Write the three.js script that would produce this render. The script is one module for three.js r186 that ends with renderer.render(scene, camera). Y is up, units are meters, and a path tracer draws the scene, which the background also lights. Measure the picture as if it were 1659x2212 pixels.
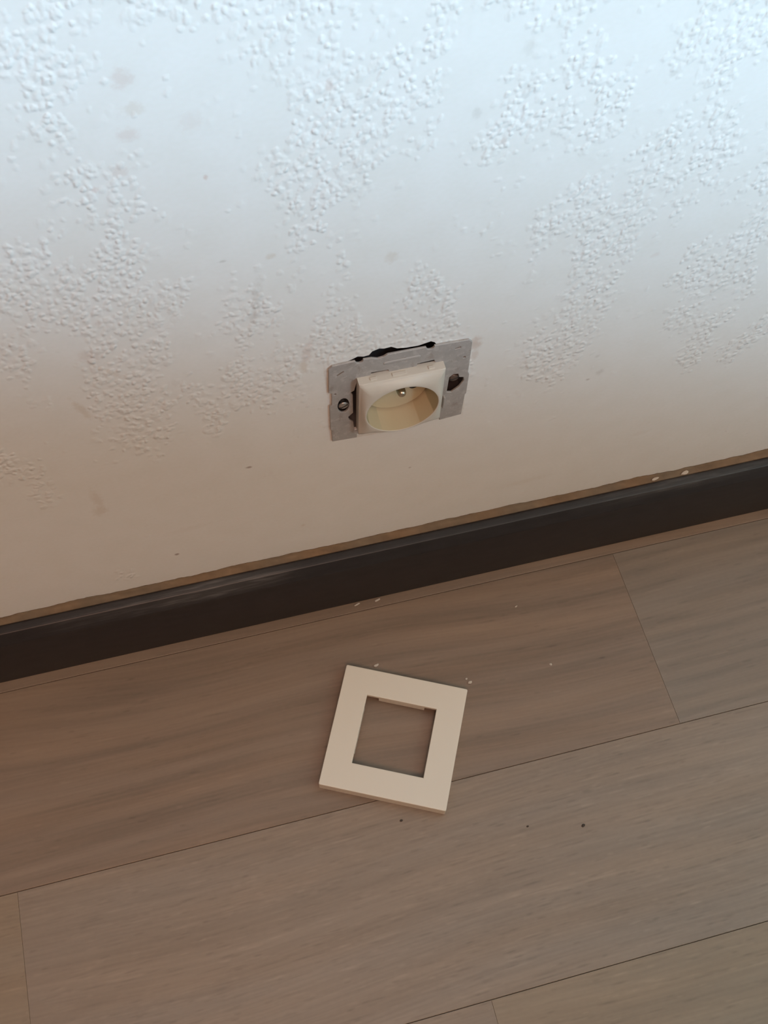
import * as THREE from 'three';
import { RoundedBoxGeometry } from 'three/addons/geometries/RoundedBoxGeometry.js';
import { mergeGeometries, mergeVertices, toCreasedNormals } from 'three/addons/utils/BufferGeometryUtils.js';
import { RectAreaLightUniformsLib } from 'three/addons/lights/RectAreaLightUniformsLib.js';

// ------------------------------------------------------------------ camera, sky, lights, exposure
const scene = new THREE.Scene();
const camera = new THREE.PerspectiveCamera(49.48, 1659 / 2212, 0.02, 30);
camera.rotation.order = 'YXZ';
camera.position.set(-0.0408, 0.6907, 0.3147);
camera.rotation.set(-1.06907, -0.30405, 0.05606);
scene.add(camera);

const renderer = new THREE.WebGLRenderer({ antialias: true });
renderer.toneMapping = THREE.LinearToneMapping;
renderer.toneMappingExposure = 1.0;
renderer.shadowMap.enabled = true;
RectAreaLightUniformsLib.init();
scene.background = new THREE.Color().setRGB(0.94, 1.52, 2.0);      // overcast daylight outside the window

// the room: socket wall at z = 0, window in the opposite wall at z = ROOM.z1
const ROOM = { x0: -3.2, x1: 3.0, y1: 2.7, z1: 3.1 };
const WIN = { x0: 1.5, x1: 2.5, y0: 1.55, y1: 2.25 };
const dayLight = new THREE.RectAreaLight(new THREE.Color().setRGB(0.471, 0.764, 1.0), 147, WIN.x1 - WIN.x0 - 0.1, WIN.y1 - WIN.y0 - 0.1);
dayLight.position.set((WIN.x0 + WIN.x1) / 2, (WIN.y0 + WIN.y1) / 2, ROOM.z1 - 0.005);
dayLight.lookAt(dayLight.position.x, dayLight.position.y, 0);
dayLight.name = 'window_daylight'; dayLight.castShadow = true;
scene.add(dayLight);
const FILL_LAMP = new THREE.Vector3(-0.35, 2.7, 1.7);  // position of the warm fill lamp added on the unseen ceiling

// ------------------------------------------------------------------ helpers
function rng(seed) { let s = seed >>> 0; return () => { s = (s + 0x6D2B79F5) | 0; let t = Math.imul(s ^ (s >>> 15), 1 | s); t = (t + Math.imul(t ^ (t >>> 7), 61 | t)) ^ t; return ((t ^ (t >>> 14)) >>> 0) / 4294967296; }; }
function hash(x, y, s) { let h = Math.imul(x, 374761393) ^ Math.imul(y, 668265263) ^ Math.imul(s, 1274126177); h = Math.imul(h ^ (h >>> 13), 1274126177); return ((h ^ (h >>> 16)) >>> 0) / 4294967296; }
// gradient noise in -1..1, periodic with (px, py) cells
function noise(x, y, s, px = 4096, py = 4096) {
  const xi = Math.floor(x), yi = Math.floor(y), fx = x - xi, fy = y - yi;
  const u = fx * fx * fx * (fx * (fx * 6 - 15) + 10), v = fy * fy * fy * (fy * (fy * 6 - 15) + 10);
  const g = (i, j, dx, dy) => { const a = hash(((xi + i) % px + px) % px, ((yi + j) % py + py) % py, s) * 6.2832; return Math.cos(a) * dx + Math.sin(a) * dy; };
  const a = g(0, 0, fx, fy), b = g(1, 0, fx - 1, fy), c = g(0, 1, fx, fy - 1), d = g(1, 1, fx - 1, fy - 1);
  return 1.5 * (a + u * (b - a) + v * (c - a + u * (a - b - c + d)));
}
const sstep = (a, b, x) => { const t = Math.min(1, Math.max(0, (x - a) / (b - a))); return t * t * (3 - 2 * t); };
const clamp01 = (x) => Math.min(1, Math.max(0, x));
const toS = (l) => Math.round(255 * (l <= 0.0031308 ? 12.92 * l : 1.055 * Math.pow(l, 1 / 2.4) - 0.055));
function dataTex(w, h, fn, srgb) {             // fn(i, j) -> [r, g, b] linear 0..1
  const d = new Uint8Array(w * h * 4);
  for (let j = 0; j < h; j++) for (let i = 0; i < w; i++) {
    const c = fn(i, j), k = 4 * (j * w + i);
    for (let q = 0; q < 3; q++) d[k + q] = srgb ? toS(clamp01(c[q])) : Math.round(255 * clamp01(c[q]));
    d[k + 3] = 255;
  }
  const t = new THREE.DataTexture(d, w, h, THREE.RGBAFormat);
  t.wrapS = t.wrapT = THREE.RepeatWrapping; t.magFilter = THREE.LinearFilter; t.minFilter = THREE.LinearMipmapLinearFilter; t.generateMipmaps = true;
  if (srgb) t.colorSpace = THREE.SRGBColorSpace;
  t.needsUpdate = true;
  return t;
}
const lin = (r, g, b) => new THREE.Color().setRGB(r, g, b);
const std = (o) => new THREE.MeshStandardMaterial(o);
const MM = 0.001;
function mesh(name, geo, mat, parent) {
  const m = new THREE.Mesh(geo, mat); m.name = name; m.castShadow = m.receiveShadow = true;
  (parent || scene).add(m); return m;
}
const taken = new Map();
function numbered(n) { const k = taken.get(n) || 0; taken.set(n, k + 1); return k ? n + '_' + String(k).padStart(3, '0') : n; }
function group(name, x = 0, y = 0, z = 0) { const g = new THREE.Group(); g.name = numbered(name); g.position.set(x, y, z); scene.add(g); return g; }
function tag(o, label, category, grp) { o.userData.label = label; o.userData.category = category; if (grp) o.userData.group = grp; return o; }
function structure(o, label) { o.userData.kind = 'structure'; if (label) o.userData.label = label; return o; }
const poly = (pts) => { const s = new THREE.Shape(); pts.forEach(([x, y], i) => (i ? s.lineTo(x, y) : s.moveTo(x, y))); s.closePath(); return s; };
const polyPath = (pts) => { const s = new THREE.Path(); pts.forEach(([x, y], i) => (i ? s.lineTo(x, y) : s.moveTo(x, y))); s.closePath(); return s; };
const box = (x0, x1, y0, y1, z0, z1) => new THREE.BoxGeometry(x1 - x0, y1 - y0, z1 - z0).translate((x0 + x1) / 2, (y0 + y1) / 2, (z0 + z1) / 2);
const rbox = (x0, x1, y0, y1, z0, z1, r, s = 2) => new RoundedBoxGeometry(x1 - x0, y1 - y0, z1 - z0, s, r).translate((x0 + x1) / 2, (y0 + y1) / 2, (z0 + z1) / 2);

// ------------------------------------------------------------------ wallpaper: embossed relief (repeats) and its stains (once)
const T = 2048, TILE = 0.8;                    // the relief repeats every 0.8 m
const relief = (() => {                          // clusters of small foamed dots between smooth patches
  const h = new Float32Array(T * T), px = TILE * 1000 / T, r = rng(5), G = 2.7, n = Math.round(TILE * 1000 / G);
  for (let b = 0; b < n; b++) for (let a = 0; a < n; a++) {
    const u = (a + r()) / n, v = (b + r()) / n, pick = r(), big = r(), ang = 0.7 + 1.3 * (r() - 0.5), str = 1 + 1.1 * r() * r(), hh = 0.4 + 0.6 * r();
    const m = noise(u * 19, v * 11, 1, 19, 11) * 0.8 + noise(u * 44, v * 28, 2, 44, 28) * 0.45;
    const bare = 0.6 * (1 - sstep(0.2, 0.3, v + 0.07 * noise(u * 9, v * 9, 8, 9, 9)));   // dots thinned low down: the soft shade there is put into the relief
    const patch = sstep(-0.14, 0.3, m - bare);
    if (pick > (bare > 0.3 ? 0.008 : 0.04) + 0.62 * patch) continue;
    const R = 1.3 + 1.3 * big * big, c = Math.cos(ang), s = Math.sin(ang), hgt = hh * (0.4 + 0.6 * patch), X = u * T, Y = v * T, k = Math.ceil(R * str * 1.25 / px);
    for (let j = -k; j <= k; j++) for (let i = -k; i <= k; i++) {
      const dx = i * px, dy = j * px / 1.25, e = Math.hypot((c * dx + s * dy) / (R * str), (-s * dx + c * dy) / R) + 0.26 * noise((X + i) * 0.26, (Y + j) * 0.2, 9);
      if (e >= 1) continue;
      const q = ((Math.floor(Y) + j + T) % T) * T + ((Math.floor(X) + i + T) % T), f = 1 - Math.max(0, e) ** 2, val = hgt * f * f;
      h[q] = h[q] + val - 0.8 * Math.min(h[q], val);      // soft union
    }
  }
  return dataTex(T, T, (i, j) => { const v = 0.03 + 0.72 * h[j * T + i] + 0.006 * noise(i / 5, j / 4, 5); return [v, v, v]; });
})();
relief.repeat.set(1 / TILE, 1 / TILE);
// stains: [x mm, y mm, half width mm, half height mm, turn in degrees, strength, kind]   kind 0 brown smear, 1 dark speck, 2 pinkish rub, 3 grey rub, 4 bare pink plaster
const STAINS = [
  [-93, 254, 2.2, 9, 18, 0.34, 0], [-102, 172, 3, 11, 4, 0.26, 0], [-103, 160, 4.5, 5, 0, 0.28, 0], [-82, 292, 5, 4, -30, 0.26, 2], [-76, 279, 1.4, 9, 40, 0.3, 0],
  [-5.5, 310, 2.6, 15, -6, 0.24, 3], [-8.4, 297, 2, 5, 0, 0.3, 3], [15.5, 265, 2.6, 9, -8, 0.36, 2], [13, 254, 2.2, 5, 0, 0.38, 0], [-20.1, 173.4, 1.6, 1.1, 0, 0.85, 1],
  [-70.3, 92.1, 1.5, 1.3, 0, 0.85, 1], [72, 137.1, 1, 0.8, 0, 0.5, 1], [-42, 433, 4.2, 4.6, 20, 0.34, 2], [-40.5, 420, 4.2, 3.2, 0, 0.26, 0], [-44, 409.6, 4.2, 3.4, 0, 0.3, 2],
  [-50.4, 393.5, 3.8, 3.4, 0, 0.3, 2], [-22, 411, 4.6, 5, 0, 0.16, 2], [-60.4, 387, 1.2, 1.6, 0, 0.5, 2], [-19.6, 383.7, 1.1, 1.3, 0, 0.6, 2], [28.5, 417, 1.6, 3.4, 0, 0.46, 2],
  [98.2, 377, 1.8, 2.4, -30, 0.34, 2], [54.7, 321, 3, 4, 0, 0.26, 0], [2.4, 335, 2.6, 1.6, 0, 0.34, 0], [103, 420, 2.4, 4, 0, 0.2, 3], [106, 402, 2.4, 4.5, 0, 0.26, 3],
  [86, 393.5, 2, 3, 0, 0.3, 3], [185.8, 289, 2.4, 2, 0, 0.22, 2], [165.5, 397, 2, 2, 0, 0.3, 3], [172.3, 213, 1.5, 1.4, 0, 0.3, 3], [177, 197, 2.4, 3, -20, 0.32, 3],
  [171, 192, 1.3, 1, 0, 0.4, 1], [260.5, 194, 2.4, 2.2, 0, 0.22, 3], [7, 94.6, 1.2, 1.6, 0, 0.3, 0], [-18, 337, 2, 0.8, 0, 0.5, 3], [-74, 312.7, 2.2, 2, 0, 0.2, 2], [-60.7, 347, 2, 2, 0, 0.2, 3],
  [100.6, 246, 3.6, 5.5, 0, 0.62, 4], [101, 236, 2.2, 5, 0, 0.4, 4], [128, 320, 3, 2, 0, 0.2, 3], [-150, 330, 6, 3, 30, 0.15, 2], [220, 120, 7, 2, 10, 0.1, 0], [-60, 120, 14, 3, 6, 0.1, 0], [150, 90, 18, 3, 4, 0.1, 0],
  [24.3, 236, 0.8, 16, 4, 0.4, 0], [26, 196, 1.0, 12, 4, 0.4, 0], [45, 182, 14, 1.0, -4, 0.35, 0], [99, 190, 0.9, 9, 3, 0.25, 0]];
const STAIN_RGB = [[0.50, 0.36, 0.22], [0.16, 0.06, 0.035], [0.56, 0.38, 0.32], [0.42, 0.39, 0.35], [0.55, 0.40, 0.32]];
const WBASE = [0.80, 0.795, 0.77], CX0 = -0.3, CY0 = -0.05, CS = 0.7;
const wallColor = (() => {
  const N = 2048, buf = new Float32Array(N * N * 3);
  for (let j = 0; j < N; j++) for (let i = 0; i < N; i++) {
    const x = (CX0 + i / N * CS) * 1000, y = (CY0 + j / N * CS) * 1000, edge = Math.min(i, j, N - 1 - i, N - 1 - j) < 3 ? 0 : 1;
    const n = edge * (0.016 * noise(x / 16, y / 14, 21) + 0.012 * noise(x / 2.6, y / 1.8, 22)), k = 3 * (j * N + i);
    buf[k] = WBASE[0] * (1 + n); buf[k + 1] = WBASE[1] * (1 + n * 1.1); buf[k + 2] = WBASE[2] * (1 + n * 1.5);
  }
  for (const [sx, sy, hw, hh, turn, str, kind] of STAINS) {
    const R = Math.max(hw, hh) * 1.9, px = 1000 * CS / N, c = Math.cos(turn * Math.PI / 180), s = Math.sin(turn * Math.PI / 180), col = STAIN_RGB[kind];
    for (let j = Math.floor((sy - R - CY0 * 1000) / px); j <= (sy + R - CY0 * 1000) / px; j++) for (let i = Math.floor((sx - R - CX0 * 1000) / px); i <= (sx + R - CX0 * 1000) / px; i++) {
      if (i < 4 || j < 4 || i > N - 5 || j > N - 5) continue;
      const x = CX0 * 1000 + i * px - sx, y = CY0 * 1000 + j * px - sy, u = (c * x + s * y) / hw, v = (-s * x + c * y) / hh;
      const d = Math.hypot(u, v) + 0.35 * noise(x / 2.4 + sx, y / 2.4 + sy, 31) + 0.2 * noise(x / 0.9, y / 0.9, 32 + kind);
      const a = 0.75 * str * (1 - sstep(0.3, 1.3, d)), k = 3 * (j * N + i);
      for (let q = 0; q < 3; q++) buf[k + q] += a * (col[q] - buf[k + q]);
    }
  }
  const t = dataTex(N, N, (i, j) => { const k = 3 * (j * N + i); return [buf[k], buf[k + 1], buf[k + 2]]; }, true);
  t.wrapS = t.wrapT = THREE.ClampToEdgeWrapping;
  t.repeat.set(1 / CS, 1 / CS); t.offset.set(-CX0 / CS, -CY0 / CS);
  return t;
})();
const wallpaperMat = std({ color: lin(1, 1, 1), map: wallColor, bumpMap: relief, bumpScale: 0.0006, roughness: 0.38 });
const paintMat = std({ color: lin(0.36, 0.235, 0.145), roughness: 0.8 });
const ceilingMat = std({ color: lin(0.50, 0.39, 0.28), roughness: 0.85 });

// ------------------------------------------------------------------ wall with the socket, its box hole torn a little above the plate
const SX = 61.9, SY = 216;                      // socket centre on the wall, mm
const holeLocal = [[-30, -26], [31, -26], [35.6, -10], [35.8, 10], [32, 30], [25, 33.5], [18.4, 35.2], [17.2, 37.6], [15.2, 39.0], [12.6, 38.4], [9, 37.5], [3, 37.7], [-2, 38.6], [-5, 40.8], [-8.5, 40.4], [-11, 41.2], [-14.5, 40.0], [-16, 37.6], [-18.8, 37.2], [-21.8, 38.2], [-24, 37.0], [-28, 35.4], [-32, 33], [-33.8, 10], [-33.8, -10]];
{
  const s = poly([[ROOM.x0 - 0.15, -0.02], [ROOM.x1 + 0.15, -0.02], [ROOM.x1 + 0.15, ROOM.y1 + 0.1], [ROOM.x0 - 0.15, ROOM.y1 + 0.1]]);
  s.holes.push(polyPath(holeLocal.map(([x, y]) => [(SX + x) * MM, (SY + y) * MM])));
  const g = new THREE.ExtrudeGeometry(s, { depth: 0.12, bevelEnabled: false }).translate(0, 0, -0.12);
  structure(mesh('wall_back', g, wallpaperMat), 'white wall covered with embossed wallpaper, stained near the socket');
}
structure(mesh('wall_left', box(ROOM.x0 - 0.15, ROOM.x0, -0.02, ROOM.y1 + 0.1, -0.12, ROOM.z1 + 0.2), paintMat));
structure(mesh('wall_right', box(ROOM.x1, ROOM.x1 + 0.15, -0.02, ROOM.y1 + 0.1, -0.12, ROOM.z1 + 0.2), paintMat));
structure(mesh('ceiling', box(ROOM.x0 - 0.15, ROOM.x1 + 0.15, ROOM.y1, ROOM.y1 + 0.12, -0.12, ROOM.z1 + 0.2), ceilingMat));
{
  const s = poly([[ROOM.x0 - 0.15, -0.02], [ROOM.x1 + 0.15, -0.02], [ROOM.x1 + 0.15, ROOM.y1 + 0.1], [ROOM.x0 - 0.15, ROOM.y1 + 0.1]]);
  s.holes.push(polyPath([[WIN.x0, WIN.y0], [WIN.x1, WIN.y0], [WIN.x1, WIN.y1], [WIN.x0, WIN.y1]]));
  structure(mesh('wall_front', new THREE.ExtrudeGeometry(s, { depth: 0.2, bevelEnabled: false }).translate(0, 0, ROOM.z1), paintMat));
  const w = structure(group('window_1', WIN.x0, WIN.y0, ROOM.z1 + 0.1));
  const W = WIN.x1 - WIN.x0, H = WIN.y1 - WIN.y0, white = std({ color: lin(0.8, 0.8, 0.79), roughness: 0.35 });
  mesh('window_frame', mergeGeometries([rbox(0, W, 0, 0.055, 0, 0.06, 0.006), rbox(0, W, H - 0.055, H, 0, 0.06, 0.006), rbox(0, 0.055, 0.05, H - 0.05, 0, 0.06, 0.006), rbox(W - 0.055, W, 0.05, H - 0.05, 0, 0.06, 0.006)]), white, w);
  mesh('pane', box(0.05, W - 0.05, 0.05, H - 0.05, 0.028, 0.032), new THREE.MeshPhysicalMaterial({ color: 0xffffff, roughness: 0.02, transmission: 1, thickness: 0 }), w);
  mesh('window_sill', rbox(-0.04, W + 0.04, -0.03, 0, -0.14, 0.02, 0.006), white, w);
}

// ------------------------------------------------------------------ floor: laminate planks laid along the wall
function woodTex(seed, o) {
  const w = 2048, h = 256, L = 1280, B = 127;    // a plank, mm
  const r = rng(seed), pores = new Float32Array(w * h);
  for (let n = 0; n < o.pores; n++) {
    const x0 = r() * L, y0 = r() * B, len = 5 + 22 * r() * r(), th = 0.3 + 0.35 * r(), s = (r() < o.lightPores ? -0.8 : 1) * (0.35 + 0.65 * r()), slope = o.slope + 0.03 * (r() - 0.5);
    const i0 = Math.floor(x0 / L * w), i1 = Math.min(w - 1, Math.floor((x0 + len) / L * w));
    for (let i = i0; i <= i1; i++) {
      const t = (i - i0) / Math.max(1, i1 - i0), yc = y0 + slope * (i - i0) * L / w, a = s * Math.sin(Math.PI * t);
      for (let j = Math.floor((yc - th * 2) / B * h); j <= (yc + th * 2) / B * h; j++) if (j >= 0 && j < h) { const d = Math.abs(j * B / h - yc) / th; pores[j * w + i] += a * Math.max(0, 1 - d * 0.6); }
    }
  }
  return dataTex(w, h, (i, j) => {
    const x = i / w * L, y = j / h * B, yy = y - o.slope * x + 10 * noise(x / 230, y / 90, seed + 1);
    let g;
    if (o.cathedral) {                            // arched flame figure round a heart at (cx, cy)
      const dx = (x - o.cx) / 9, dy = y - o.cy + 0.02 * (x - o.cx), rr = Math.sqrt(dx * dx + dy * dy * 2.2 + 9) + 2.6 * noise(x / 60, y / 26, seed + 2);
      g = 0.55 * Math.sin(rr * 0.42) * (0.6 + 0.4 * noise(x / 40, y / 12, seed + 3)) + 0.4 * noise(x / 110, yy / 5, seed + 4);
    } else g = o.broad * noise(x / 260, yy / 13, seed + 5) + 0.7 * o.broad * noise(x / 130, yy / 5.2, seed + 6);
    g += o.fine * noise(x / 60, yy / 1.7, seed + 7) + 0.5 * o.fine * noise(x / 22, yy / 0.9, seed + 8) + 0.16 * noise(x / 3, y / 2.2, seed + 9);
    const cloud = 0.5 * noise(x / 90, y / 45, seed + 10);
    const p = pores[j * w + i], k = 1 + 0.17 * g + 0.10 * cloud - 0.2 * Math.max(-1.3, Math.min(1.6, p));
    const hue = 0.035 * noise(x / 150, yy / 16, seed + 11);
    return [o.rgb[0] * k * (1 + hue), o.rgb[1] * k, o.rgb[2] * k * (1 - hue * 1.2)];
  }, true);
}
const WOOD = [
  { rgb: [0.240, 0.171, 0.122], slope: 0.035, broad: 0.95, fine: 0.5, pores: 900, lightPores: 0.35 },
  { rgb: [0.232, 0.184, 0.143], slope: 0.0, broad: 0.5, fine: 0.4, pores: 900, lightPores: 0.4, cathedral: true, cx: 160, cy: 40 },
  { rgb: [0.270, 0.207, 0.156], slope: -0.018, broad: 0.45, fine: 0.55, pores: 4200, lightPores: 0.5 },
  { rgb: [0.275, 0.206, 0.142], slope: 0.01, broad: 0.35, fine: 0.5, pores: 3400, lightPores: 0.5 }];
const woodMats = WOOD.map((o, i) => { const t = woodTex(100 + 40 * i, o); return std({ map: t, roughness: 0.52 }); });
const PW = 0.1265, Z0 = 0.0232;
function plankGeo(x0, x1, z0, z1, flip, u0) {
  const g = 0.00016, ge = 0.00003, c = 0.0003, ce = 0.00012, d = 0.0002, X0 = x0 + ge, X1 = x1 - ge, A = z0 + g, B = z1 - g, H = 0.008;
  const P = [], U = [], add = (a, b, cc, dd) => { for (const q of [a, b, cc, a, cc, dd]) { P.push(...q); let u = u0 + (q[0] - x0) / 1.28, v = (q[2] - z0) / PW; if (flip) { u = 1 - u; v = 1 - v; } U.push(u, v); } };
  const t = [[X0 + ce, 0, A + c], [X1 - ce, 0, A + c], [X1 - ce, 0, B - c], [X0 + ce, 0, B - c]], e = [[X0, -d, A], [X1, -d, A], [X1, -d, B], [X0, -d, B]], f = e.map(([x, , z]) => [x, -H, z]);
  add(t[3], t[2], t[1], t[0]);
  for (let k = 0; k < 4; k++) { const n = (k + 1) % 4; add(t[k], t[n], e[n], e[k]); add(e[k], e[n], f[n], f[k]); }
  const G = new THREE.BufferGeometry();
  G.setAttribute('position', new THREE.Float32BufferAttribute(P, 3)); G.setAttribute('uv', new THREE.Float32BufferAttribute(U, 2)); G.computeVertexNormals();
  return G;
}
{
  const floor = structure(group('floor'), 'grey-brown wood laminate floor of long planks laid along the wall');
  mesh('underlay', box(ROOM.x0 - 0.15, ROOM.x1 + 0.15, -0.06, -0.008, -0.02, ROOM.z1 + 0.2), std({ color: lin(0.03, 0.025, 0.02), roughness: 0.95 }), floor);
  const r = rng(7);
  // joints near the socket as the photograph has them; further rows go on with staggered joints
  const known = { 0: [-0.55, 0.73], 1: [0.2195, -1.0605], 2: [-0.203, 1.077], 3: [0.052, -1.228] };
  const looks = { 0: 2, 1: 0, 2: 2, 3: 2 };
  for (let row = 0; ; row++) {
    const z0 = row ? Z0 + (row - 1) * PW : 0, z1 = Math.min(row ? z0 + PW : Z0, ROOM.z1);
    if (z0 >= ROOM.z1 - 0.001) break;
    const anchor = row in known ? known[row][0] : -1.2 + 1.28 * r();
    for (let x = anchor - 1.28 * 4; x < ROOM.x1; x += 1.28) {
      const a = Math.max(x, ROOM.x0), b = Math.min(x + 1.28, ROOM.x1);
      if (b - a < 0.01) continue;
      let look = Math.floor(r() * 4), flip = r() < 0.5;
      if (row in known) {
        flip = false;
        const right = x > anchor - 0.01;
        look = row === 1 ? (right ? 1 : 0) : row === 2 ? (right ? 2 : 3) : row === 3 ? (right ? 3 : 2) : 0;
      }
      mesh('plank', plankGeo(a, b, z0, z1, flip, (a - x) / 1.28), woodMats[look], floor);
    }
  }
}

// ------------------------------------------------------------------ baseboard: dark lacquered strip with a rounded top and a tan bead of old glue behind it
{
  const bb = structure(group('baseboard_back'), 'dark brown glossy skirting board with a tan glue bead along its top');
  const s = new THREE.Shape();
  s.moveTo(0.0002, 0.0003); s.lineTo(0.0163, 0.0003); s.lineTo(0.0165, 0.0012); s.lineTo(0.0148, 0.046); s.quadraticCurveTo(0.0143, 0.0565, 0.0066, 0.0588); s.quadraticCurveTo(0.0055, 0.0591, 0.0048, 0.0582); s.lineTo(0.0002, 0.0576); s.closePath();
  const L = ROOM.x1 - ROOM.x0;
  const g = new THREE.ExtrudeGeometry(s, { depth: L, bevelEnabled: false, curveSegments: 14 });
  g.applyMatrix4(new THREE.Matrix4().makeBasis(new THREE.Vector3(0, 0, 1), new THREE.Vector3(0, 1, 0), new THREE.Vector3(-1, 0, 0)).setPosition(ROOM.x1, 0, 0));
  // paler streaked patches near the top of the board
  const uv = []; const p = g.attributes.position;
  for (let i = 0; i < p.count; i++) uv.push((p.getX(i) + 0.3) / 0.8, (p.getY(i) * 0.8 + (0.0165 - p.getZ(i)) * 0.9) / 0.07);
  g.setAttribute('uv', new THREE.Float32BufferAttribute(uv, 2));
  const bw = 2048, bh = 256;
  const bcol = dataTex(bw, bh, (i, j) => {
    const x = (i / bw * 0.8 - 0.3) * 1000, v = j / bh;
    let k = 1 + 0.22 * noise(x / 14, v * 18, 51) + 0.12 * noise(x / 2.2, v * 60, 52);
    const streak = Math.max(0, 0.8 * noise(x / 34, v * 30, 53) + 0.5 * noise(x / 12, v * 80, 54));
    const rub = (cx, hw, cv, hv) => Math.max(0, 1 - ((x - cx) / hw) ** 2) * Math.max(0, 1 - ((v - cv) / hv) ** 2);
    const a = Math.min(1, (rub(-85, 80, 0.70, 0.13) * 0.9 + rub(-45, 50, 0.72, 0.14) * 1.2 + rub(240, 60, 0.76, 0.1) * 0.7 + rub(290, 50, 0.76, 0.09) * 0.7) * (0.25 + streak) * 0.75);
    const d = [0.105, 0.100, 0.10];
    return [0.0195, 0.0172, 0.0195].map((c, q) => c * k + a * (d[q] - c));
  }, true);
  bcol.wrapS = bcol.wrapT = THREE.ClampToEdgeWrapping;
  const gg = toCreasedNormals(g, 0.6);
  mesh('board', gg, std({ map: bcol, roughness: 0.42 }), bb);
  // glue bead with a ragged upper edge
  const P = [], I = []; let n = 0;
  for (let x = ROOM.x0; x <= ROOM.x1 + 1e-6; x += (x > -0.4 && x < 0.6) ? 0.002 : 0.05) {
    const k = x * 1000, up = 1.2 * noise(k / 30, 1.5, 61) + 0.9 * noise(k / 9, 2.5, 62) + 0.5 * noise(k / 3.3, 3.5, 63), z = 0.5 * noise(k / 12, 4.5, 64);
    P.push(x, 0.0578, 0.0050, x, 0.0590 + 0.0003 * z, 0.0040, x, 0.0598 + 0.0003 * z, 0.0018, x, 0.0606 + 0.0007 * up, 0.0008, x, 0.0612 + 0.0009 * up, -0.0004, x, 0.0570, -0.0004);
    if (n) for (let q = 0; q < 6; q++) { const a = 6 * (n - 1) + q, b = 6 * (n - 1) + (q + 1) % 6; I.push(a, a + 6, b, b, a + 6, b + 6); }
    n++;
  }
  const bead = new THREE.BufferGeometry(); bead.setAttribute('position', new THREE.Float32BufferAttribute(P, 3)); bead.setIndex(I); bead.computeVertexNormals();
  const C = []; for (let i = 0; i < P.length / 3; i++) { const k = P[3 * i] * 1000, q = i % 6, t = 1 + 0.22 * noise(k / 17, q * 0.7, 71) + 0.16 * noise(k / 4, q * 1.3, 72), h = 0.12 * noise(k / 26, 5.5, 73); C.push(0.185 * t * (1 + h), 0.128 * t, 0.080 * t * (1 - h)); }
  bead.setAttribute('color', new THREE.Float32BufferAttribute(C, 3));
  const b = mesh('glue_bead', bead, std({ vertexColors: true, roughness: 0.85 }), bb); b.userData.label = 'tan ragged bead of old glue';
}

// ------------------------------------------------------------------ the socket without its cover
const ivory = std({ color: lin(0.62, 0.585, 0.52), roughness: 0.36 });
const wellYellow = std({ color: lin(0.60, 0.525, 0.365), roughness: 0.4 });   // yellower tint than the body, for the well of the socket
function ringLoft(rings, N, closeLast) {          // rings: functions of the angle -> [x, y, z] in mm
  const P = [], I = [];
  rings.forEach((f) => { for (let k = 0; k < N; k++) { const a = k / N * 2 * Math.PI, [x, y, z] = f(a); P.push(x * MM, y * MM, z * MM); } });
  for (let r = 0; r + 1 < rings.length; r++) for (let k = 0; k < N; k++) { const n = (k + 1) % N, a = r * N + k, b = r * N + n; I.push(a, a + N, b, b, a + N, b + N); }
  if (closeLast) { const c = P.length / 3, o = (rings.length - 1) * N; P.push(closeLast[0] * MM, closeLast[1] * MM, closeLast[2] * MM); for (let k = 0; k < N; k++) I.push(o + k, c, o + (k + 1) % N); }
  const g = new THREE.BufferGeometry(); g.setAttribute('position', new THREE.Float32BufferAttribute(P, 3)); g.setIndex(I);
  return g;
}
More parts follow.
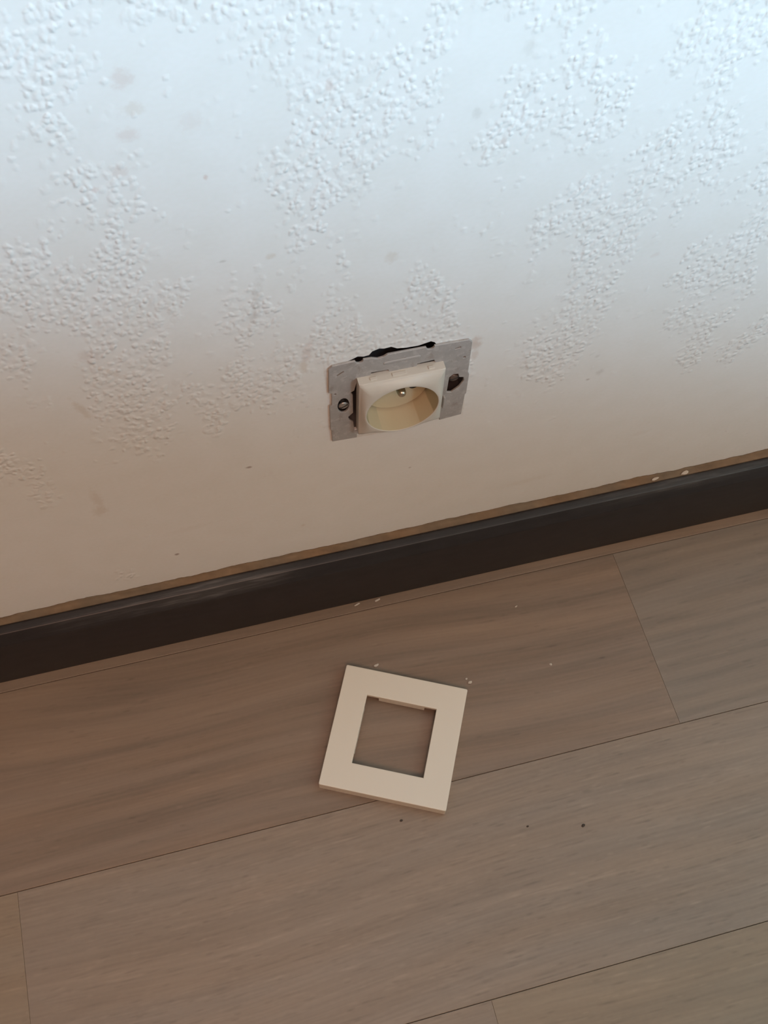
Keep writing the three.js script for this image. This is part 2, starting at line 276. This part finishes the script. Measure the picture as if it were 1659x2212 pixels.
{
  const s = tag(group('wall_socket', SX * MM, SY * MM, 0), 'ivory wall socket with round recess, its metal mounting plate laid bare on the wall', 'socket');
  // metal support plate
  const arc = (cx, cy, r, a0, a1, n) => Array.from({ length: n + 1 }, (_, i) => { const a = (a0 + (a1 - a0) * i / n) * Math.PI / 180; return [cx + r * Math.cos(a), cy + r * Math.sin(a)]; });
  const outline = [[-35.4, -31.6], [-22.2, -32.4], [-22.2, -29], [24.5, -29], [24.5, -31.8], [36.4, -30.4], [36.8, -12], [37.4, -11], [37.4, 6], [36.6, 8], [36.4, 33.6], [34.6, 35.6], [17.6, 36.2], ...arc(14.8, 36.2, 2.3, 0, -180, 8), [12.2, 36.4], [-7, 36.6], [-9, 35.2], [-12, 34.6], [-15, 36.0], [-18.4, 36.2], ...arc(-21.2, 36.2, 2.2, 0, -180, 8), [-23.8, 36.2], [-34.6, 35.6], [-36.4, 33.6], [-36.6, 14], [-35.2, 13], [-35.2, 3], [-36.4, 2], [-36.2, -20], [-35.6, -21]];
  const shp = poly(outline.map(([x, y]) => [x * MM, y * MM]));
  const hole = (pts) => shp.holes.push(polyPath(pts.map(([x, y]) => [x * MM, y * MM])));
  hole([[-23.4, -27], [23.0, -27], [23.0, 8], [24.4, 10], [24.2, 17], [22.8, 19], [19, 20], [17.6, 24.9], [8.6, 24.4], [7.6, 20], [-5, 20], [-6.2, 24.2], [-15.2, 24.6], [-16, 20], [-22.4, 19.4], [-23.8, 12], [-25.8, 10.6], [-24.6, 8], [-24.4, -8], [-27, -11], [-26.4, -14], [-24.2, -17]]);
  const kidney = (cx, cy, rx, ry) => Array.from({ length: 20 }, (_, i) => { const a = i / 20 * 2 * Math.PI; return [cx + rx * Math.cos(a), cy + ry * Math.sin(a)]; });
  hole(kidney(-29.3, 0.4, 3.3, 6.6));
  hole([[26.2, -6.6], [29, -7.4], [33, -3.6], [35.4, 1.4], [34.8, 4.6], [32.4, 5.4], [31.6, 8.6], [28.8, 9.0], [26.6, 6.8]]);
  hole([[-34.2, 12.6], [-33.0, 12.6], [-33.0, 10.8], [-34.2, 10.8]]);
  hole([[-33.2, 27.6], [-29.2, 30.4], [-28.6, 29.4], [-32.4, 26.6]]);
  hole([[27.6, 31.2], [31.0, 31.8], [31.0, 30.4], [27.8, 29.9]]);
  hole([[32.6, 22.8], [34.2, 22.9], [34.2, 21.2], [32.6, 21.2]]);
  const pg = new THREE.ExtrudeGeometry(shp, { depth: 0.0008, bevelEnabled: true, bevelThickness: 0.0002, bevelSize: 0.0002, bevelSegments: 1, curveSegments: 6 }).translate(0, 0, 0.0003);
  const grime = dataTex(512, 512, (i, j) => {
    const n = 0.5 * noise(i / 34, j / 34, 81, 15, 15) + 0.3 * noise(i / 11, j / 11, 82), sp = sstep(0.25, 0.6, noise(i / 22, j / 22, 83) + 0.4 * noise(i / 6, j / 6, 84)), d = sstep(0.35, 0.8, noise(i / 28, j / 40, 85) + 0.3 * noise(i / 5, j / 5, 86));
    return [0.41, 0.39, 0.375].map((c, q) => { let v = c * (1 + 0.16 * n); v += sp * 0.3 * ([0.62, 0.60, 0.57][q] - v); return v + d * 0.4 * ([0.26, 0.20, 0.155][q] - v); });
  }, true);
  grime.repeat.set(1 / 0.085, 1 / 0.085); grime.offset.set(0.5, 0.5);
  const zinc = std({ map: grime, metalness: 0.15, roughness: 0.6 });
  mesh('mounting_plate', pg, zinc, s).userData.label = 'grey zinc-plated mounting plate smeared with plaster';
  // a pressed rib and two folded lugs of the plate
  const rib = new THREE.CapsuleGeometry(0.0011, 0.017, 4, 10).rotateZ(Math.PI / 2 + 0.02).scale(1, 1, 0.5).translate(0.0005, 0.0302, 0.0012);
  mesh('pressed_rib', rib, zinc, s);
  for (const [x, y, w, h] of [[25.2, -14, 1.2, 10]]) mesh('lug', rbox((x - w / 2) * MM, (x + w / 2) * MM, (y - h / 2) * MM, (y + h / 2) * MM, 0.0006, 0.0030, 0.0004), zinc, s);
  // box in the wall behind the plate
  const tube = []; const hp = holeLocal.map(([x, y]) => [x * 0.992 * MM, (4 + (y - 4) * 0.992) * MM]);
  hp.forEach(([x, y], k) => { const [X, Y] = hp[(k + 1) % hp.length], zf = -0.0012, zb = -0.045; tube.push(x, y, zf, X, Y, zf, X, Y, zb, x, y, zf, X, Y, zb, x, y, zb); });
  const back = new THREE.ShapeGeometry(poly(hp)).translate(0, 0, -0.045).toNonIndexed(); back.deleteAttribute('uv'); back.deleteAttribute('normal');
  const boxGeo = new THREE.BufferGeometry(); boxGeo.setAttribute('position', new THREE.Float32BufferAttribute([...tube, ...back.attributes.position.array], 3)); boxGeo.computeVertexNormals();
  mesh('flush_box', boxGeo, std({ color: lin(0.14, 0.13, 0.13), roughness: 0.8, side: THREE.DoubleSide }), s).userData.label = 'dark box sunk in the wall';
  // body: square block whose front swells to the rim of the round recess
  const HALF = 22.4, R0 = 19.1, CY = -1.4, ZR = 9.6, ZE = 6.4, N = 160;
  const sq = (h, z) => (a) => { const c = Math.cos(a), n = Math.sin(a), k = h / Math.max(Math.abs(c), Math.abs(n)); return [k * c, k * n, z]; };
  const ci = (r, z) => (a) => [r * Math.cos(a), CY + r * Math.sin(a), z];
  const mix = (f, g, t, z) => (a) => { const A = f(a), B = g(a); return [A[0] + t * (B[0] - A[0]), A[1] + t * (B[1] - A[1]), z]; };
  const front = []; const e = sq(HALF - 0.7, ZE), c = ci(R0 + 0.45, ZR);
  for (let k = 1; k <= 9; k++) { const t = k / 10; front.push(mix(e, c, t, ZE + 0.15 + (ZR - ZE - 0.15) * Math.sin(t * Math.PI / 2) ** 0.9)); }
  const sides = toCreasedNormals(ringLoft([sq(HALF, 0.2), sq(HALF, ZE - 0.7)], N), 0.5);
  const frontGeo = ringLoft([sq(HALF, ZE - 0.7), sq(HALF - 0.06, ZE - 0.4), sq(HALF - 0.25, ZE - 0.12), e, ...front, ci(R0 + 0.45, ZR), ci(R0 + 0.2, ZR + 0.02), ci(R0 + 0.03, ZR - 0.12), ci(R0, ZR - 0.4)], N); frontGeo.computeVertexNormals();
  const plain = frontGeo.toNonIndexed();
  const bodyGeo = mergeGeometries([sides, plain]);
  const body = mesh('socket_body', bodyGeo, ivory, s);
  // clip marks on the top side of the block
  for (const [x, w] of [[-1.2, 7.5], [15.4, 3.2], [-14.5, 3.6]]) mesh('clip', rbox((x - w / 2) * MM, (x + w / 2) * MM, 0.0221, 0.0228, 0.0026, 0.0047, 0.0003), ivory, body);
  const recess = toCreasedNormals(ringLoft([ci(R0, ZR - 0.4), ci(R0 - 0.1, 6), ci(R0 - 0.35, 0), ci(R0 - 0.6, -7.5), ci(R0 - 1.7, -7.5)], N), 0.7);
  mesh('recess_wall', recess, wellYellow, s).userData.label = 'yellowish wall of the round well';
  const disc = toCreasedNormals(ringLoft([ci(R0 - 1.7, -7.5), ci(R0 - 1.7, -4.4), ci(R0 - 2.0, -4.1)], N, [0, CY, -4.1]), 0.7);
  mesh('recess_floor', disc, wellYellow, s);
  for (const x of [-9.5, 9.5]) mesh('contact_hole', new THREE.CylinderGeometry(0.0026, 0.0026, 0.0006, 24).rotateX(Math.PI / 2).translate(x * MM, CY * MM, -0.0040), std({ color: lin(0.02, 0.018, 0.016), roughness: 0.8 }), s);
  const pin = new THREE.LatheGeometry([[0, 8.0], [0.9, 7.95], [1.7, 7.5], [2.15, 6.7], [2.3, 5.6], [2.3, -4.3]].map(([r, z]) => new THREE.Vector2(r * MM, z * MM)), 28).rotateX(Math.PI / 2).translate(0, (CY + 10) * MM, 0);
  mesh('earth_pin', pin, std({ color: lin(0.62, 0.56, 0.47), metalness: 1, roughness: 0.3, side: THREE.DoubleSide }), s).userData.label = 'round metal earth pin';
  // claw screws in the plate's slots
  const screw = (x, y, z, r, turn, mat) => {
    const head = new THREE.LatheGeometry([[0, 0.9], [r * 0.55, 0.8], [r * 0.88, 0.45], [r, 0], [r * 0.96, -0.6], [r * 0.5, -0.7], [r * 0.5, -9], [0, -9]].map(([a, b]) => new THREE.Vector2(a * MM, b * MM)), 24).rotateX(Math.PI / 2).translate(x * MM, y * MM, z * MM);
    const m = mesh('claw_screw', head, mat, s);
    mesh('screw_slot', rbox(-r * 0.85 * MM, r * 0.85 * MM, -0.00035, 0.00035, 0.0004, 0.00095, 0.0001).rotateZ(turn).translate(x * MM, y * MM, z * MM), std({ color: lin(0.03, 0.028, 0.026), roughness: 0.7 }), m);
  };
  screw(-29.2, 0.2, 1.0, 2.7, 0.5, std({ color: lin(0.52, 0.49, 0.47), metalness: 0.9, roughness: 0.32 }));
  screw(30.6, 1.6, -1.6, 2.8, 0.25, std({ color: lin(0.20, 0.15, 0.12), metalness: 0.7, roughness: 0.5 }));
}

// ------------------------------------------------------------------ the cover frame lying on the floor
{
  const f = tag(group('cover_frame', 0.03726, 0, 0.11497), 'square ivory plastic socket cover frame lying loose on the laminate floor', 'cover frame');
  f.rotation.y = -0.4583;
  const plastic = std({ color: lin(0.74, 0.685, 0.585), roughness: 0.42 });
  const H = 8.7, S = 40, Q = 22.65, rr = (h, r) => { const s = new THREE.Shape(); s.moveTo(-h + r, -h); s.lineTo(h - r, -h); s.quadraticCurveTo(h, -h, h, -h + r); s.lineTo(h, h - r); s.quadraticCurveTo(h, h, h - r, h); s.lineTo(-h + r, h); s.quadraticCurveTo(-h, h, -h, h - r); s.lineTo(-h, -h + r); s.quadraticCurveTo(-h, -h, -h + r, -h); return s; };
  const ring = (outer, innerHalf, depth, b, y) => {
    const s = rr((outer - b) * MM, 0.0008); s.holes.push(polyPath([[-1, -1], [-1, 1], [1, 1], [1, -1]].map(([x, z]) => [x * (innerHalf + b) * MM, z * (innerHalf + b) * MM])));
    return new THREE.ExtrudeGeometry(s, { depth: (depth - 2 * b) * MM, bevelEnabled: true, bevelThickness: b * MM, bevelSize: b * MM, bevelSegments: 2, curveSegments: 4 }).rotateX(-Math.PI / 2).translate(0, (y + b) * MM, 0);
  };
  mesh('face', ring(S, Q, 2.6, 0.35, H - 2.6), plastic, f);
  mesh('rim', ring(S - 0.05, S - 2.0, H - 2.2, 0.15, 0.15), plastic, f);
  // inner lips with gaps at the corners
  for (const k of [0, 1, 2, 3]) mesh('clip_lip', rbox(-15 * MM, 15 * MM, 1.6 * MM, (H - 2.3) * MM, (Q - 0.02) * MM, (Q + 1.5) * MM, 0.0002).rotateY(k * Math.PI / 2), plastic, f);
}

// ------------------------------------------------------------------ crumbs of plaster and dirt
{
  const chalk = std({ color: lin(0.56, 0.50, 0.43), roughness: 0.9 }), dirt = std({ color: lin(0.06, 0.045, 0.035), roughness: 0.9 }), r = rng(99);
  const crumb = (x, y, z, sx, sy, sz, mat, name, label, cat, grp) => {
    const g = mergeVertices(new THREE.IcosahedronGeometry(1, 1).deleteAttribute('uv').deleteAttribute('normal')), p = g.attributes.position;
    let lo = 9;
    for (let i = 0; i < p.count; i++) { const k = 0.72 + 0.5 * r(); p.setXYZ(i, p.getX(i) * k * sx * MM, p.getY(i) * k * sy * MM, p.getZ(i) * k * sz * MM); lo = Math.min(lo, p.getY(i)); }
    g.translate(0, -lo, 0); const q = g.toNonIndexed(); q.computeVertexNormals();
    const m = mesh(numbered(name), q, mat); m.position.set(x * MM, y * MM, z * MM); m.rotation.y = 0.1 + 0.25 * r();
    return tag(m, label, cat, grp);
  };
  const A = 'plaster crumbs on the floor', D = 'dirt specks on the floor';
  crumb(38.3, 0, 63.8, 2.0, 0.7, 1.0, chalk, 'plaster_crumb', 'pale plaster crumb on the floor above the top edge of the cover frame', 'crumb', A);
  crumb(95.2, 0, 90.0, 1.5, 0.6, 1.0, chalk, 'plaster_crumb', 'pale plaster crumb beside the upper right corner of the cover frame', 'crumb', A);
  crumb(93.6, 0, 87.0, 0.8, 0.4, 0.6, chalk, 'plaster_crumb', 'tiny plaster grain just above the crumb at the frame corner', 'crumb', A);
  crumb(150.9, 0, 90.9, 0.9, 0.4, 0.8, chalk, 'plaster_crumb', 'small pale crumb on the floor well right of the cover frame', 'crumb', A);
  crumb(141.3, 0, 45.6, 1.1, 0.5, 0.5, chalk, 'plaster_crumb', 'pale crumb on the floor just below the skirting board', 'crumb', A);
  crumb(36.9, 0, 18.2, 2.4, 0.6, 0.7, chalk, 'plaster_crumb', 'flat pale crumb against the foot of the skirting, leftmost of two', 'crumb', A);
  crumb(51.2, 0, 18.4, 2.0, 0.6, 0.7, chalk, 'plaster_crumb', 'flat pale crumb against the foot of the skirting, right one of two', 'crumb', A);
  crumb(136.4, 0, 195.9, 1.2, 0.4, 0.8, dirt, 'dirt_speck', 'dark dirt speck on the lower plank, right of the cover frame', 'speck', D);
  crumb(102.9, 0, 188, 0.8, 0.3, 0.5, dirt, 'dirt_speck', 'tiny dark speck on the plank just below the frame corner', 'speck', D);
  crumb(28.4, 0, 165.3, 0.9, 0.3, 0.7, dirt, 'dirt_speck', 'dark speck on the floor under the lower edge of the cover frame', 'speck', D);
  const K = 'plaster chips on the skirting board';
  crumb(265.1, 59.8, 3.4, 3.0, 0.45, 1.3, chalk, 'plaster_chip', 'pale plaster chip lying on the skirting top, the larger one', 'chip', K);
  crumb(243.7, 59.8, 3.2, 2.6, 0.4, 0.9, chalk, 'plaster_chip', 'pale plaster chip on the skirting top, left of the larger chip', 'chip', K);
}

// ------------------------------------------------------------------ outside the frame: added warm fill lamp and a cabinet-shaped stand-in placed to shade wall and floor
{
  const l = tag(group('added_fill_lamp', FILL_LAMP.x, FILL_LAMP.y, FILL_LAMP.z), 'round lamp with an opal diffuser, added on the unseen ceiling as warm fill', 'lamp');
  mesh('base', new THREE.CylinderGeometry(0.46, 0.46, 0.035, 64).translate(0, -0.018, 0), std({ color: lin(0.7, 0.7, 0.68), roughness: 0.5 }), l);
  mesh('fill_diffuser', new THREE.LatheGeometry([[0, -0.085], [0.2, -0.083], [0.36, -0.072], [0.42, -0.052], [0.44, -0.034]].map(([a, b]) => new THREE.Vector2(a, b)), 48), std({ color: lin(0.8, 0.78, 0.72), emissive: lin(1, 0.58, 0.40), emissiveIntensity: 2, roughness: 0.5, side: THREE.DoubleSide }), l);
  const a = new THREE.RectAreaLight(lin(1, 0.533, 0.366), 13.2, 0.8, 0.8);  // added to supply the warm ambient light
  a.name = 'lamp_fill_light'; a.castShadow = true; a.position.set(0, -0.095, 0); l.add(a); a.rotation.x = -Math.PI / 2;
}
{
  const W = 1.35, H = 0.75, Dp = 0.42;  // unseen stand-in, angled to block the window light
  const c = tag(group('shade_cabinet', 0.05, 0, 0.62), 'low wooden cabinet shape added out of view at an angle to cast the shade', 'cabinet');
  c.rotation.y = -0.42;
  const wood = std({ color: lin(0.34, 0.23, 0.14), roughness: 0.5 }), steel = std({ color: lin(0.5, 0.5, 0.5), metalness: 1, roughness: 0.35 });
  mesh('top', rbox(0, W, H - 0.025, H, 0, Dp, 0.003), wood, c);
  mesh('body', mergeGeometries([box(0.005, W - 0.005, 0.1, 0.12, 0.01, Dp - 0.02), box(0.005, 0.025, 0.12, H - 0.025, 0.01, Dp - 0.02), box(W - 0.025, W - 0.005, 0.12, H - 0.025, 0.01, Dp - 0.02), box(0.025, W - 0.025, 0.12, H - 0.025, 0.01, 0.018)]), wood, c);
  for (let k = 0; k < 3; k++) { const x0 = 0.005 + k * (W - 0.01) / 3; const d = mesh('door', rbox(x0 + 0.002, x0 + (W - 0.01) / 3 - 0.002, 0.102, H - 0.028, Dp - 0.019, Dp - 0.001, 0.002), wood, c); mesh('handle', new THREE.CapsuleGeometry(0.005, 0.1, 4, 10).translate(x0 + 0.06, 0.5, Dp + 0.014), steel, d); }
  for (const [x, z] of [[0.05, 0.05], [W - 0.05, 0.05], [0.05, Dp - 0.06], [W - 0.05, Dp - 0.06]]) mesh('leg', new THREE.CylinderGeometry(0.018, 0.013, 0.1, 16).translate(x, 0.05, z), wood, c);
}

renderer.render(scene, camera);
